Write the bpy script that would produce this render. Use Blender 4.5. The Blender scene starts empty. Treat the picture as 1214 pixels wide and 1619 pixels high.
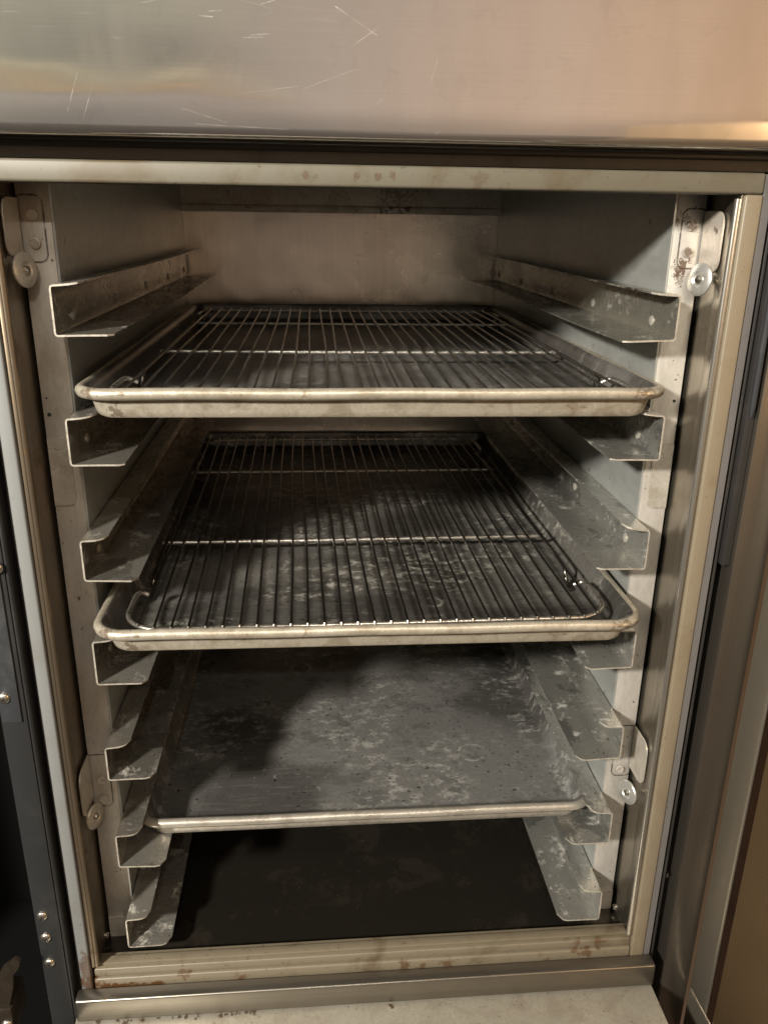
import bpy, bmesh, math, random
from mathutils import Vector, Matrix
random.seed(4)
S = bpy.context.scene
C = S.collection
PI = math.pi

# ------------------------------------------------------------------ camera
cam_d = bpy.data.cameras.new('camera')
cam = bpy.data.objects.new('camera', cam_d)
C.objects.link(cam)
S.camera = cam
cam_d.sensor_fit = 'VERTICAL'
cam_d.sensor_height = 36.0
cam_d.lens = 36.0 * 1292.4 / 1619.0
cam_d.clip_start = 0.01
cam_d.clip_end = 100.0
yaw, pit, rol = math.radians(-5.01365), math.radians(-19.72873), math.radians(-0.83228)
R = Matrix.Rotation(yaw, 3, 'Z') @ Matrix.Rotation(pit, 3, 'X') @ Matrix.Rotation(rol, 3, 'Y')
R = R @ Matrix.Rotation(PI / 2, 3, 'X')
cam.matrix_world = Matrix.Translation((-0.04595, -0.62306, 0.34899)) @ R.to_4x4()

# ------------------------------------------------------------------ world + lamps
S.view_settings.view_transform = 'Standard'
S.view_settings.look = 'None'
S.view_settings.exposure = 0.12
S.view_settings.gamma = 1.0
W = bpy.data.worlds.new('World')
S.world = W
W.use_nodes = True
wt = W.node_tree
wt.nodes.clear()
w_out = wt.nodes.new('ShaderNodeOutputWorld')
w_bg = wt.nodes.new('ShaderNodeBackground')
w_tc = wt.nodes.new('ShaderNodeTexCoord')
w_sep = wt.nodes.new('ShaderNodeSeparateXYZ')
w_r = wt.nodes.new('ShaderNodeValToRGB')      # side to side: cool on the left, warm on the right
w_m = wt.nodes.new('ShaderNodeMapRange')
w_m.inputs['From Min'].default_value = -1.0
w_m.inputs['From Max'].default_value = 1.0
wt.links.new(w_tc.outputs['Generated'], w_sep.inputs[0])
wt.links.new(w_sep.outputs['X'], w_m.inputs['Value'])
wt.links.new(w_m.outputs[0], w_r.inputs[0])
e = w_r.color_ramp.elements
e[0].position = 0.0;  e[0].color = (0.150, 0.150, 0.140, 1)
e[1].position = 1.0;  e[1].color = (0.36, 0.20, 0.095, 1)
for pos, col in ((0.30, (0.54, 0.53, 0.43, 1)), (0.40, (0.52, 0.49, 0.43, 1)), (0.52, (0.62, 0.50, 0.41, 1)),
                 (0.63, (0.86, 0.61, 0.44, 1)), (0.74, (0.92, 0.58, 0.33, 1)), (0.82, (0.70, 0.40, 0.20, 1))):
    q = e.new(pos); q.color = col
# the room below counter height is darker than the lit walls and ceiling above it
w_v = wt.nodes.new('ShaderNodeValToRGB')
w_m2 = wt.nodes.new('ShaderNodeMapRange')
w_m2.inputs['From Min'].default_value = -1.0
w_m2.inputs['From Max'].default_value = 1.0
wt.links.new(w_sep.outputs['Z'], w_m2.inputs['Value'])
wt.links.new(w_m2.outputs[0], w_v.inputs[0])
e = w_v.color_ramp.elements
e[0].position = 0.30; e[0].color = (0.14, 0.125, 0.11, 1)
e[1].position = 0.72; e[1].color = (0.22, 0.21, 0.20, 1)
for pos, k in ((0.44, 0.30), (0.50, 0.62), (0.535, 0.92), (0.56, 1.0), (0.60, 0.95)):
    q = e.new(pos); q.color = (k, k, k, 1)
w_mul = wt.nodes.new('ShaderNodeMix')
w_mul.data_type = 'RGBA'; w_mul.blend_type = 'MULTIPLY'
w_mul.inputs[0].default_value = 1.0
wt.links.new(w_r.outputs[0], w_mul.inputs[6])
wt.links.new(w_v.outputs[0], w_mul.inputs[7])
# light and dark bands painted into the world's left side for the header to reflect
def w_map(src, a, b, lo, hi):
    n = wt.nodes.new('ShaderNodeMapRange'); n.interpolation_type = 'SMOOTHSTEP'
    wt.links.new(src, n.inputs['Value'])
    for k, v in (('From Min', a), ('From Max', b), ('To Min', lo), ('To Max', hi)):
        n.inputs[k].default_value = v
    return n.outputs[0]
w_b = wt.nodes.new('ShaderNodeValToRGB')
w_m3 = wt.nodes.new('ShaderNodeMapRange')
w_m3.inputs['From Min'].default_value = 0.05
w_m3.inputs['From Max'].default_value = 0.25
wt.links.new(w_sep.outputs['Z'], w_m3.inputs['Value'])
wt.links.new(w_m3.outputs[0], w_b.inputs[0])
e = w_b.color_ramp.elements
e[0].position = 0.0; e[0].color = (0.86, 0.80, 0.80, 1)
e[1].position = 1.0; e[1].color = (1.2, 1.25, 1.1, 1)
for pos, col in ((0.27, (0.84, 0.78, 0.78, 1)), (0.30, (0.34, 0.30, 0.26, 1)), (0.335, (1.45, 1.05, 0.58, 1)), (0.375, (1.0, 0.75, 0.46, 1)),
                 (0.40, (0.42, 0.39, 0.32, 1)), (0.43, (1.2, 1.12, 0.86, 1)), (0.49, (1.3, 1.22, 0.95, 1)), (0.515, (0.48, 0.48, 0.42, 1)), (0.66, (0.62, 0.62, 0.58, 1)), (0.85, (1.05, 1.08, 0.92, 1))):
    q = e.new(pos); q.color = col
w_bm = wt.nodes.new('ShaderNodeMix'); w_bm.data_type = 'RGBA'; w_bm.blend_type = 'MULTIPLY'
wt.links.new(w_map(w_sep.outputs['X'], -0.16, 0.06, 1.0, 0.0), w_bm.inputs[0])
wt.links.new(w_mul.outputs[2], w_bm.inputs[6])
wt.links.new(w_b.outputs[0], w_bm.inputs[7])
wt.links.new(w_bm.outputs[2], w_bg.inputs['Color'])
w_bg.inputs['Strength'].default_value = 0.66
wt.links.new(w_bg.outputs[0], w_out.inputs['Surface'])


def area(name, loc, target, size, power, col, size_y=None):
    d = bpy.data.lights.new(name, 'AREA')
    d.energy = power
    d.color = col
    if size_y:
        d.shape = 'RECTANGLE'; d.size = size; d.size_y = size_y
    else:
        d.shape = 'DISK'; d.size = size
    o = bpy.data.objects.new(name, d)
    C.objects.link(o)
    o.location = loc
    o.rotation_euler = (Vector(target) - Vector(loc)).to_track_quat('-Z', 'Y').to_euler()
    return o


# the kitchen lamp up on the left, in front of the open cabinet
LD = Vector((-0.83, -1.0, 0.60)).normalized()
area('kitchen_lamp', Vector((0.05, 0.15, 0.03)) + LD * 2.4, (0.05, 0.15, 0.03), 0.19, 104, (1.0, 0.94, 0.83))
def point_light(name, loc, r, power, col):
    d = bpy.data.lights.new(name, 'POINT')
    d.energy = power; d.color = col; d.shadow_soft_size = r
    o = bpy.data.objects.new(name, d)
    C.objects.link(o); o.location = loc
    return o


# small point light added behind the viewer to put glints on wires and rims
point_light('glint_light', (0.0, -2.2, 1.45), 0.03, 34, (1.0, 0.94, 0.84))
# long area light added above and behind the viewer as soft fill
area('overhead_fill', (0.35, -1.7, 2.0), (0.0, 0.2, 0.05), 1.3, 12, (1.0, 0.88, 0.72), 0.16)


# ------------------------------------------------------------------ material helper
class NT:
    def __init__(self, name):
        self.m = bpy.data.materials.new(name)
        self.m.use_nodes = True
        self.t = self.m.node_tree
        self.b = self.t.nodes['Principled BSDF']
        self.tc = self.t.nodes.new('ShaderNodeTexCoord')
        self.P = self.tc.outputs['Object']

    def link(self, a, b):
        self.t.links.new(a, b)

    def _in(self, sock, v):
        if isinstance(v, (int, float, tuple, list)):
            sock.default_value = v
        else:
            self.t.links.new(v, sock)

    def vec(self, scale=(1, 1, 1), loc=(0, 0, 0), rot=(0, 0, 0)):
        n = self.t.nodes.new('ShaderNodeMapping')
        self.link(self.P, n.inputs[0])
        n.inputs['Scale'].default_value = scale
        n.inputs['Location'].default_value = loc
        n.inputs['Rotation'].default_value = rot
        return n.outputs[0]

    def noise(self, scale, detail=5, rough=0.6, vec=None, dist=0.0):
        n = self.t.nodes.new('ShaderNodeTexNoise')
        self.link(vec or self.P, n.inputs['Vector'])
        n.inputs['Scale'].default_value = scale
        n.inputs['Detail'].default_value = detail
        n.inputs['Roughness'].default_value = rough
        n.inputs['Distortion'].default_value = dist
        return n.outputs[0]

    def ramp(self, f, a, b, lo=0.0, hi=1.0):
        n = self.t.nodes.new('ShaderNodeMapRange')
        n.interpolation_type = 'SMOOTHSTEP'
        self.link(f, n.inputs['Value'])
        n.inputs['From Min'].default_value = a
        n.inputs['From Max'].default_value = b
        n.inputs['To Min'].default_value = lo
        n.inputs['To Max'].default_value = hi
        return n.outputs[0]

    def math(self, op, a, b=0.0, clamp=False):
        n = self.t.nodes.new('ShaderNodeMath')
        n.operation = op
        n.use_clamp = clamp
        self._in(n.inputs[0], a)
        self._in(n.inputs[1], b)
        return n.outputs[0]

    def mix(self, f, a, b):
        n = self.t.nodes.new('ShaderNodeMix')
        n.data_type = 'RGBA'
        self._in(n.inputs[0], f)
        for i, v in ((6, a), (7, b)):
            if isinstance(v, (tuple, list)):
                v = tuple(v) + ((1,) if len(v) == 3 else ())
            self._in(n.inputs[i], v)
        return n.outputs[2]

    def near(self, p, r0, r1):
        """1 inside r0 of the object-space point p, falling to 0 at r1"""
        n = self.t.nodes.new('ShaderNodeVectorMath')
        n.operation = 'DISTANCE'
        self.link(self.P, n.inputs[0])
        n.inputs[1].default_value = p
        return self.ramp(n.outputs['Value'], r0, r1, 1.0, 0.0)

    def axis(self, i):
        n = self.t.nodes.new('ShaderNodeSeparateXYZ')
        self.link(self.P, n.inputs[0])
        return n.outputs[i]

    def bump(self, h, strength, dist=0.001, prev=None):
        n = self.t.nodes.new('ShaderNodeBump')
        n.inputs['Strength'].default_value = strength
        n.inputs['Distance'].default_value = dist
        self.link(h, n.inputs['Height'])
        if prev is not None:
            self.link(prev, n.inputs['Normal'])
        return n.outputs[0]

    def done(self, color, rough, metal, normal=None, spec=0.5):
        for nm, v in (('Base Color', color), ('Roughness', rough), ('Metallic', metal)):
            if nm == 'Base Color' and isinstance(v, tuple):
                v = v + ((1,) if len(v) == 3 else ())
            self._in(self.b.inputs[nm], v)
        self.b.inputs['Specular IOR Level'].default_value = spec
        if normal is not None:
            self.link(normal, self.b.inputs['Normal'])
        return self.m


def mottled(name, base, dark, light, metal=0.6, rough=0.42, scale=30, seed=0.0, stretch=(1, 1, 1), amt=(0.5, 0.5),
            brush=None, rust=(), rust_amt=0.0, speck=0.0, shade_grimes=(), grime=(0.045, 0.036, 0.028)):
    """Worn sheet metal: broad darker and lighter patches, fine grain, brushed lines, rust blooms, specks."""
    n = NT(name)
    off = (seed * 1.37, seed * 0.71, seed * 2.13)
    v = n.vec(stretch, off)
    a = n.noise(scale, 6, 0.65, v, 0.6)
    b = n.noise(scale * 3.1, 5, 0.6, v, 0.3)
    g = n.noise(scale * 14, 3, 0.6, v)
    col = n.mix(n.math('MULTIPLY', n.ramp(a, 0.46, 0.66), amt[0]), base, dark)
    col = n.mix(n.math('MULTIPLY', n.ramp(b, 0.54, 0.72), amt[1]), col, light)
    col = n.mix(n.math('MULTIPLY', n.ramp(g, 0.42, 0.7), 0.30), col, dark)
    if speck > 0:
        sp = n.ramp(n.noise(scale * 9, 2, 0.5, n.vec((1, 1, 1), (seed + 5, 3, 1))), 0.70, 0.74, 0, speck)
        col = n.mix(sp, col, grime)
    rn = n.math('MULTIPLY_ADD', b, 0.22)
    rn.node.inputs[2].default_value = rough - 0.09
    if rust_amt > 0:
        rz = n.ramp(n.noise(scale * 1.7, 7, 0.72, n.vec((1, 1, 1), (seed, 9, 4)), 0.8), 0.60, 0.70, 0, rust_amt)
        col = n.mix(rz, col, (0.16, 0.070, 0.025))
    for (cx, cz, hx, hz, r, w) in shade_grimes:  # bracket edge shadow and grime, painted as a dark broken outline
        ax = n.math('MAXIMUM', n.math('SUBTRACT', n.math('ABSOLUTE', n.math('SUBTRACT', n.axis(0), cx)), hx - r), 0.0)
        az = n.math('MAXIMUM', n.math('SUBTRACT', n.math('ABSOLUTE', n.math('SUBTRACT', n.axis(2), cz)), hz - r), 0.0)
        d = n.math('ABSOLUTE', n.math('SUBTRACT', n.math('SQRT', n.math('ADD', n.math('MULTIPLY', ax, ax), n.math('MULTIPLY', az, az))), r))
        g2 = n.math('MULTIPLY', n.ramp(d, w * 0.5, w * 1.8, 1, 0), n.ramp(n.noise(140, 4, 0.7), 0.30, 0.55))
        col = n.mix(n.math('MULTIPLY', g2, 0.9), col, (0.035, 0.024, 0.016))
    for (p, r0, r1, k) in rust:
        f = n.math('ADD', n.near(p, r0, r1), n.ramp(n.noise(190, 6, 0.70), 0.38, 0.62, -0.80, 0.30))
        f = n.ramp(f, 0.28, 0.50, 0, k)
        col = n.mix(f, col, (0.085, 0.042, 0.020))
    nm = n.bump(g, 0.10, 0.0006)
    if brush is not None:
        br = n.noise(1.0, 3, 0.6, n.vec(brush))
        nm = n.bump(br, 0.10, 0.0006, nm)
        col = n.mix(n.math('MULTIPLY', n.ramp(br, 0.35, 0.75), 0.25), col, dark)
    nm = n.bump(n.noise(7, 2, 0.5, n.vec((1, 1, 1), off)), 0.16, 0.01, nm)
    return n.done(col, rn, metal, nm)


M = {}
M['galv'] = mottled('galvanised_panel', (0.54, 0.555, 0.535), (0.37, 0.38, 0.365), (0.62, 0.63, 0.61), 0.65, 0.36, 9, 1, (1, .5, 1), speck=.5)
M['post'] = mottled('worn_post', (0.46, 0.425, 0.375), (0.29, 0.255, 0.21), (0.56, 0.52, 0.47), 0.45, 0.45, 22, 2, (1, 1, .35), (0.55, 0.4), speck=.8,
                    shade_grimes=[(-.2522, .3385, .0100, .0236, .006, .0006), (-.2522, -.1515, .0100, .0290, .006, .0006)])
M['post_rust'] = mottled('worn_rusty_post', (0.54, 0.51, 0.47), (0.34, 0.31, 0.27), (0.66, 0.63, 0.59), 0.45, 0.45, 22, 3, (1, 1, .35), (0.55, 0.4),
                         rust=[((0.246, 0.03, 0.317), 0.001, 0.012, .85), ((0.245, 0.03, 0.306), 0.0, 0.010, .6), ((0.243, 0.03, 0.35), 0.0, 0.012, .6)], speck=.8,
                         shade_grimes=[(.2522, .33725, .0100, .0224, .006, .0006), (.2522, -.1415, .0100, .0290, .006, .0006)])
M['cut_edge'] = mottled('bare_cut_edge', (0.46, 0.43, 0.37), (0.16, 0.12, 0.085), (0.66, 0.63, 0.56), 0.4, 0.4, 110, 21, (1, 1, 1), (0.5, 0.5), speck=1)
M['rivet'] = mottled('rivet_metal', (0.55, 0.53, 0.48), (0.30, 0.27, 0.22), (0.7, 0.68, 0.63), 0.6, 0.35, 90, 4)
M['bracket'] = mottled('bracket_metal', (0.55, 0.51, 0.45), (0.33, 0.28, 0.22), (0.66, 0.62, 0.56), 0.5, 0.40, 40, 6, speck=.8)
M['bracket_rust'] = mottled('bracket_rusty', (0.57, 0.52, 0.46), (0.35, 0.28, 0.22), (0.70, 0.66, 0.60), 0.5, 0.42, 40, 7, speck=1.0,
                            rust=[((0.2494, 0.03, 0.348), 0.002, 0.008, .7), ((0.2494, 0.03, 0.339), 0.0, 0.007, .6), ((0.2494, 0.03, 0.327), 0.002, 0.007, .7), ((0.243, 0.03, 0.314), 0.001, 0.010, .85), ((0.2605, 0.01, 0.345), 0.0, 0.006, .8)])
M['disc'] = mottled('roller_metal', (0.66, 0.65, 0.62), (0.40, 0.38, 0.34), (0.78, 0.77, 0.74), 0.75, 0.30, 70, 8)
M['pan_rim'] = mottled('pan_rim_aluminium', (0.50, 0.455, 0.37), (0.27, 0.22, 0.155), (0.66, 0.62, 0.53), 0.5, 0.32, 45, 9, (1, 1, 1), (0.6, 0.5), rust_amt=.5, speck=.6,
                       rust=[((-.214, .004, .02), .0, .012, .55), ((-.19, .0, .021), .0, .005, .6), ((.205, .003, .018), .0, .012, .6), ((.222, .016, .02), .0, .010, .6), ((-.222, .02, .018), .0, .010, .5), ((-.198, .01, .006), .0, .010, .6)])
M['pan_rim_clean'] = mottled('pan_rim_plain', (0.42, 0.39, 0.34), (0.24, 0.21, 0.17), (0.56, 0.53, 0.48), 0.55, 0.32, 45, 10, (1, 1, 1), (0.6, 0.5), speck=.4)


def rail_metal(name, seed, base, dark, light, rust=(), rust_amt=0.0):
    """Slide metal: smooth aged sheet, a few crisp dark bare patches, pale deposits, cross-wise scuffs from trays."""
    n = NT(name)
    off = (seed * 1.37, seed * 0.71, seed * 2.13)
    big = n.noise(9, 8, 0.62, n.vec((1.6, .7, 1), off), 0.2)
    mid = n.noise(34, 8, 0.70, n.vec((1.3, .6, 1), off), 0.2)
    fine = n.noise(320, 4, 0.65)
    col = n.mix(n.ramp(n.noise(6, 4, 0.6, n.vec((1, 1, 1), off)), 0.40, 0.62, 0, 0.55), base, tuple(x * 0.66 for x in base))
    dp = n.ramp(n.math('ADD', n.math('MULTIPLY', big, 0.75), n.math('MULTIPLY', mid, 0.30)), 0.560, 0.590)
    col = n.mix(n.math('MULTIPLY', dp, 0.55), col, dark)
    lp = n.ramp(n.noise(46, 9, 0.76, n.vec((1, .8, 1), (off[2], off[0], 1))), 0.55, 0.65)
    col = n.mix(n.math('MULTIPLY', lp, 0.50), col, light)
    scf = n.math('ABSOLUTE', n.math('SUBTRACT', n.noise(1.0, 2, 0.5, n.vec((14, 95, 60), (off[0], 0, 0), (0, 0, .25))), 0.5))
    scf = n.math('MULTIPLY', n.ramp(scf, 0.0, 0.014, 1, 0), n.ramp(n.noise(13, 4, 0.7, n.vec((1, 1, 1), (seed, 5, 5))), 0.42, 0.58))
    col = n.mix(n.math('MULTIPLY', scf, 0.7), col, light)
    col = n.mix(n.ramp(fine, 0.5, 0.8, 0, 0.35), col, tuple(x * 0.4 for x in base))
    sp = n.ramp(n.noise(230, 2, 0.5, n.vec((1, 1, 1), (seed + 5, 3, 1))), 0.70, 0.74, 0, 0.7)
    col = n.mix(sp, col, (0.03, 0.024, 0.018))
    if rust_amt > 0:
        rz = n.ramp(n.noise(40, 8, 0.75, n.vec((1, 1, 1), (seed, 9, 4)), 0.4), 0.60, 0.68, 0, rust_amt)
        col = n.mix(rz, col, (0.10, 0.052, 0.024))
    for (p, r0, r1, k) in rust:
        f = n.math('ADD', n.near(p, r0, r1), n.ramp(n.noise(170, 7, 0.78), 0.35, 0.65, -0.75, 0.25))
        col = n.mix(n.ramp(f, 0.25, 0.6, 0, k), col, (0.075, 0.034, 0.016))
    ro = n.math('ADD', n.math('MULTIPLY', mid, 0.20), 0.17)
    ro = n.math('ADD', ro, n.math('MULTIPLY', lp, 0.12))
    nm = n.bump(fine, 0.06, 0.0005)
    nm = n.bump(n.noise(8, 2, 0.5, n.vec((1, 1, 1), off)), 0.22, 0.01, nm)
    mt = n.math('SUBTRACT', 0.80, n.math('MULTIPLY', lp, 0.4))
    return n.done(col, ro, mt, nm)


M['rail_left'] = rail_metal('rail_metal_left', 4.3, (0.47, 0.445, 0.395), (0.15, 0.13, 0.105), (0.70, 0.67, 0.62))
M['rail_right'] = rail_metal('rail_metal_right', 8.9, (0.54, 0.53, 0.49), (0.11, 0.11, 0.11), (0.74, 0.72, 0.67))
M['rail_rusty'] = rail_metal('rail_metal_rusty', 11.6, (0.44, 0.425, 0.37), (0.14, 0.13, 0.11), (0.62, 0.60, 0.54),
                             [((0.215, y, 0.299), 0.004, 0.024, .85) for y in (.05, .12, .22, .33, .43, .52)], .3)


def pan_metal(name, seed, base, dark, light, fleck, sc):
    """Old baking tray: dull grey sheet, soft burnt areas, crisp pale rubbed flecks in clusters, cross-wise scouring, pits."""
    n = NT(name)
    off = (seed * 1.7, seed * 0.9, seed)
    low = n.noise(5.5, 3, 0.5, n.vec((1, 1, 1), off), 0.3)
    low2 = n.noise(8, 4, 0.55, n.vec((1, 1.2, 1), (off[1], off[0], 4)), 0.3)
    patch = n.noise(15, 9, 0.66, n.vec((1, 1.1, 1), (off[2], 3, 1)), 0.1)
    fl = n.noise(sc, 10, 0.80, n.vec((1, 1.3, 1), (off[0], 7, 3)), 0.15)
    scour = n.noise(1.0, 4, 0.65, n.vec((22, 260, 1), (off[0], 0, 0), (0, 0, 0.05)))
    fine = n.noise(380, 4, 0.7)
    col = n.mix(n.ramp(low, 0.43, 0.57, 0, 0.95), base, dark)
    col = n.mix(n.ramp(patch, 0.53, 0.58, 0, 0.45), col, dark)
    f = n.math('MULTIPLY', n.ramp(fl, 0.50, 0.60), n.ramp(low2, 0.42, 0.58))
    col = n.mix(n.math('MULTIPLY', f, fleck), col, light)
    f2 = n.math('MULTIPLY', n.ramp(n.noise(sc * 1.7, 8, 0.78, n.vec((1, 1, 1), (1, off[0], 8))), 0.58, 0.66), 0.35)
    col = n.mix(f2, col, light)
    col = n.mix(n.ramp(scour, 0.50, 0.75, 0, 0.16), col, light)
    col = n.mix(n.ramp(fine, 0.45, 0.75, 0, 0.35), col, tuple(x * 0.45 for x in dark))
    sp = n.ramp(n.noise(190, 2, 0.5, n.vec((1, 1, 1), (seed, 2, 1))), 0.67, 0.71, 0, 0.85)
    col = n.mix(sp, col, (0.016, 0.014, 0.012))
    # rings and arcs left by whatever sat on the tray
    for k in range(5):
        rr = random.Random(int(seed * 10) + k)
        c0 = (rr.uniform(-.17, .19), rr.uniform(.08, .52), 0.001)
        r = rr.uniform(.006, .016)
        ring = n.math('MULTIPLY', n.near(c0, r, r + .002), n.math('SUBTRACT', 1.0, n.near(c0, r - .003, r - .0005)))
        ring = n.math('MULTIPLY', ring, n.ramp(n.noise(60, 4, 0.6), 0.45, 0.6, 0, 0.6))
        col = n.mix(ring, col, light if k % 2 else (0.03, 0.026, 0.022))
    ro = n.math('ADD', n.math('MULTIPLY', patch, 0.22), 0.22)
    ro = n.math('ADD', ro, n.math('MULTIPLY', f, 0.15))
    nm = n.bump(scour, 0.05, 0.0005)
    nm = n.bump(fine, 0.08, 0.0004, nm)
    nm = n.bump(n.noise(6, 2, 0.5, n.vec((1, 1, 1), off)), 0.22, 0.01, nm)
    return n.done(col, ro, 0.5, nm)


M['pan_a'] = pan_metal('pan_metal_upper', 1.3, (0.26, 0.25, 0.235), (0.12, 0.11, 0.10), (0.50, 0.48, 0.45), 0.6, 50)
M['pan_b'] = pan_metal('pan_metal_middle', 4.1, (0.19, 0.18, 0.165), (0.075, 0.07, 0.063), (0.66, 0.64, 0.57), 0.9, 60)
M['pan_c'] = pan_metal('pan_metal_lower', 7.7, (0.235, 0.23, 0.22), (0.10, 0.096, 0.09), (0.62, 0.61, 0.57), 0.6, 55)


def wire_mat(name, col, rough):
    n = NT(name)
    k = n.ramp(n.noise(120, 5, 0.65), 0.5, 0.7, 0, 0.8)
    c = n.mix(k, col, (0.10, 0.085, 0.07))
    r = n.ramp(n.noise(160, 3, 0.6), 0.6, 0.72, 0, 0.7)
    c = n.mix(r, c, (0.22, 0.10, 0.035))
    return n.done(c, rough, 0.95)


M['wire'] = wire_mat('chromed_wire', (0.38, 0.365, 0.34), 0.24)  # base dimmed: the dark interior the wires reflect is put into the colour
M['bar_a'] = wire_mat('bright_cross_wire', (0.80, 0.77, 0.71), 0.33)  # same metal as the wires, with the front light put into its colour
M['wire_b'] = wire_mat('dark_reflection_wire', (0.13, 0.122, 0.11), 0.25)  # reflected darkness under the upper tray put into the wire colour
M['bar_b'] = wire_mat('lit_cross_wire', (0.74, 0.70, 0.64), 0.33)  # front light on the cross bars put into a brighter base


def steel(name, col, rough, brush, metal=0.95, wave=0.15, wscale=4, amt=0.25, aniso=0.0, stain=None):
    n = NT(name)
    br = n.noise(1.0, 4, 0.65, n.vec(brush))
    a = n.noise(7, 5, 0.6, None, 0.5)
    c = n.mix(n.math('MULTIPLY', n.ramp(br, 0.35, 0.7), amt), col, tuple(x * 0.62 for x in col))
    c = n.mix(n.math('MULTIPLY', n.ramp(a, 0.45, 0.7), 0.25), c, tuple(x * 0.7 for x in col))
    ro = n.math('MULTIPLY_ADD', a, 0.2)
    ro.node.inputs[2].default_value = rough - 0.1
    if stain:
        st = n.ramp(n.noise(17, 8, 0.72, n.vec((1, 1, 1), (3, 1, 2)), 0.3), 0.52, 0.62)
        c = n.mix(n.math('MULTIPLY', st, 0.6), c, stain)
        cr = n.ramp(n.noise(150, 3, 0.6), 0.69, 0.73)
        c = n.mix(cr, c, tuple(x * 2.2 for x in stain))
        ro = n.math('ADD', ro, n.math('MULTIPLY', st, 0.22))
    nm = n.bump(br, 0.05, 0.0005)
    nm = n.bump(n.noise(wscale, 2, 0.5), wave, 0.02, nm)
    n.b.inputs['Anisotropic'].default_value = aniso
    return n.done(c, ro, metal, nm)


M['back'] = steel('back_wall_steel', (0.86, 0.75, 0.63), 0.26, (300, 1, 6), 0.92, 0.16, 9)
M['jamb'] = steel('jamb_steel', (0.36, 0.325, 0.27), 0.30, (400, 400, 5), 0.95, 0.22, 6)
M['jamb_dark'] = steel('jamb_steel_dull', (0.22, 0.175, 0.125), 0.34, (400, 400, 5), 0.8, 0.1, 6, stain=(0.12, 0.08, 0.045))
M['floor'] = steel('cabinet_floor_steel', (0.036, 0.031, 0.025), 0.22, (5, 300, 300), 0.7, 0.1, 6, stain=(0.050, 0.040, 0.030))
M['bar'] = steel('sill_bar_steel', (0.22, 0.20, 0.17), 0.36, (5, 400, 400), 0.9, 0.05, 6)
M['stile'] = steel('stile_steel', (0.24, 0.21, 0.175), 0.30, (500, 500, 4), 0.9, 0.1, 6)
M['ledge'] = mottled('lower_ledge', (0.40, 0.375, 0.315), (0.27, 0.235, 0.185), (0.48, 0.45, 0.39), 0.4, 0.42, 26, 12, (1, 1, 1), (0.5, 0.5),
                     rust=[((random.uniform(-.27, -.1), -0.0355, -0.374), 0.0, random.uniform(.003, .007), .8) for i in range(16)] + [((0.02, -0.038, -0.374), 0, .005, .9)], speck=.6)
M['door_edge'] = steel('door_edge_steel', (0.38, 0.335, 0.27), 0.34, (500, 500, 4), 0.85, 0.1, 6)
M['door_liner'] = steel('door_liner_steel', (0.34, 0.225, 0.12), 0.38, (500, 500, 4), 0.85, 0.25, 5)


def plastic(name, col, stain, seed, amt, rough=0.45, rust=(), k=1.0, spec=0.5):
    n = NT(name)
    a = n.ramp(n.noise(18, 6, 0.65, n.vec((1, 1, 1), (seed, 1, 2)), 0.4), 0.48, 0.72, 0, amt)
    c = n.mix(a, col, stain)
    g = n.noise(240, 4, 0.65, n.vec((1, 1, 1), (seed, 0, 0)))
    c = n.mix(n.ramp(g, 0.64, 0.72, 0, 0.7 * k), c, tuple(x * 0.35 for x in stain))
    for (p, r0, r1, kk) in rust:
        f = n.math('ADD', n.near(p, r0, r1), n.ramp(n.noise(130, 6, 0.75), 0.35, 0.65, -0.7, 0.3))
        c = n.mix(n.ramp(f, 0.25, 0.6, 0, kk), c, (0.070, 0.032, 0.011))
    nm = n.bump(g, 0.06, 0.0004)
    return n.done(c, rough, 0.0, nm, spec)


M['trim'] = plastic('frame_plastic', (0.22, 0.205, 0.17), (0.17, 0.14, 0.10), 1, .5)
M['trim_top'] = plastic('frame_plastic_head', (0.125, 0.112, 0.083), (0.085, 0.062, 0.032), 8, .9, 0.52,
                        rust=[((x, -0.02, 0.376), 0.0, 0.005, .6) for x in (-.05, -.043, -.015, -.008, .0, .01)] + [((.07, -.02, .374), 0, .012, .35)])
M['trim_right'] = plastic('frame_plastic_warm_lit', (0.185, 0.152, 0.106), (0.14, 0.10, 0.058), 3, .6)  # same plastic as the left strip, warm light put into its colour
M['trim_left'] = plastic('frame_plastic_cool_lit', (0.175, 0.18, 0.178), (0.14, 0.13, 0.11), 4, .35, rust=[((-0.267, -0.02, -0.325), .004, .03, .7), ((-0.265, -0.02, -0.345), .006, .02, .8)])  # cool light on the left strip put into its colour
M['trim_sill'] = plastic('frame_plastic_sill', (0.150, 0.126, 0.088), (0.062, 0.040, 0.019), 5, .9,
                         rust=[((-0.245 + .007 * i, -0.02, -0.3525), .005, .011, 1.0) for i in range(7)] + [((-.262, -.015, -.35), .008, .024, 1.0)] + [((random.uniform(-.2, .26), -.018, random.uniform(-.356, -.33)), 0, .012, .7) for i in range(9)])
M['trim_bevel'] = plastic('frame_gasket_grey', (0.19, 0.185, 0.19), (0.135, 0.13, 0.13), 6, .4)
M['gasket'] = plastic('black_gasket', (0.022, 0.020, 0.019), (0.05, 0.045, 0.04), 7, .6, 0.5)
M['recess'] = plastic('recess_grey', (0.16, 0.14, 0.115), (0.10, 0.075, 0.05), 9, .7, 0.5)
M['seam'] = plastic('rusty_seam', (0.018, 0.009, 0.005), (0.01, 0.005, 0.003), 10, .8, 0.8, spec=0.05)
M['painted'] = plastic('dark_painted_metal', (0.020, 0.0205, 0.021), (0.04, 0.04, 0.04), 11, .4, 0.38)
M['plate'] = plastic('scuffed_dark_plate', (0.035, 0.037, 0.041), (0.09, 0.09, 0.09), 12, .6, 0.40)
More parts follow.
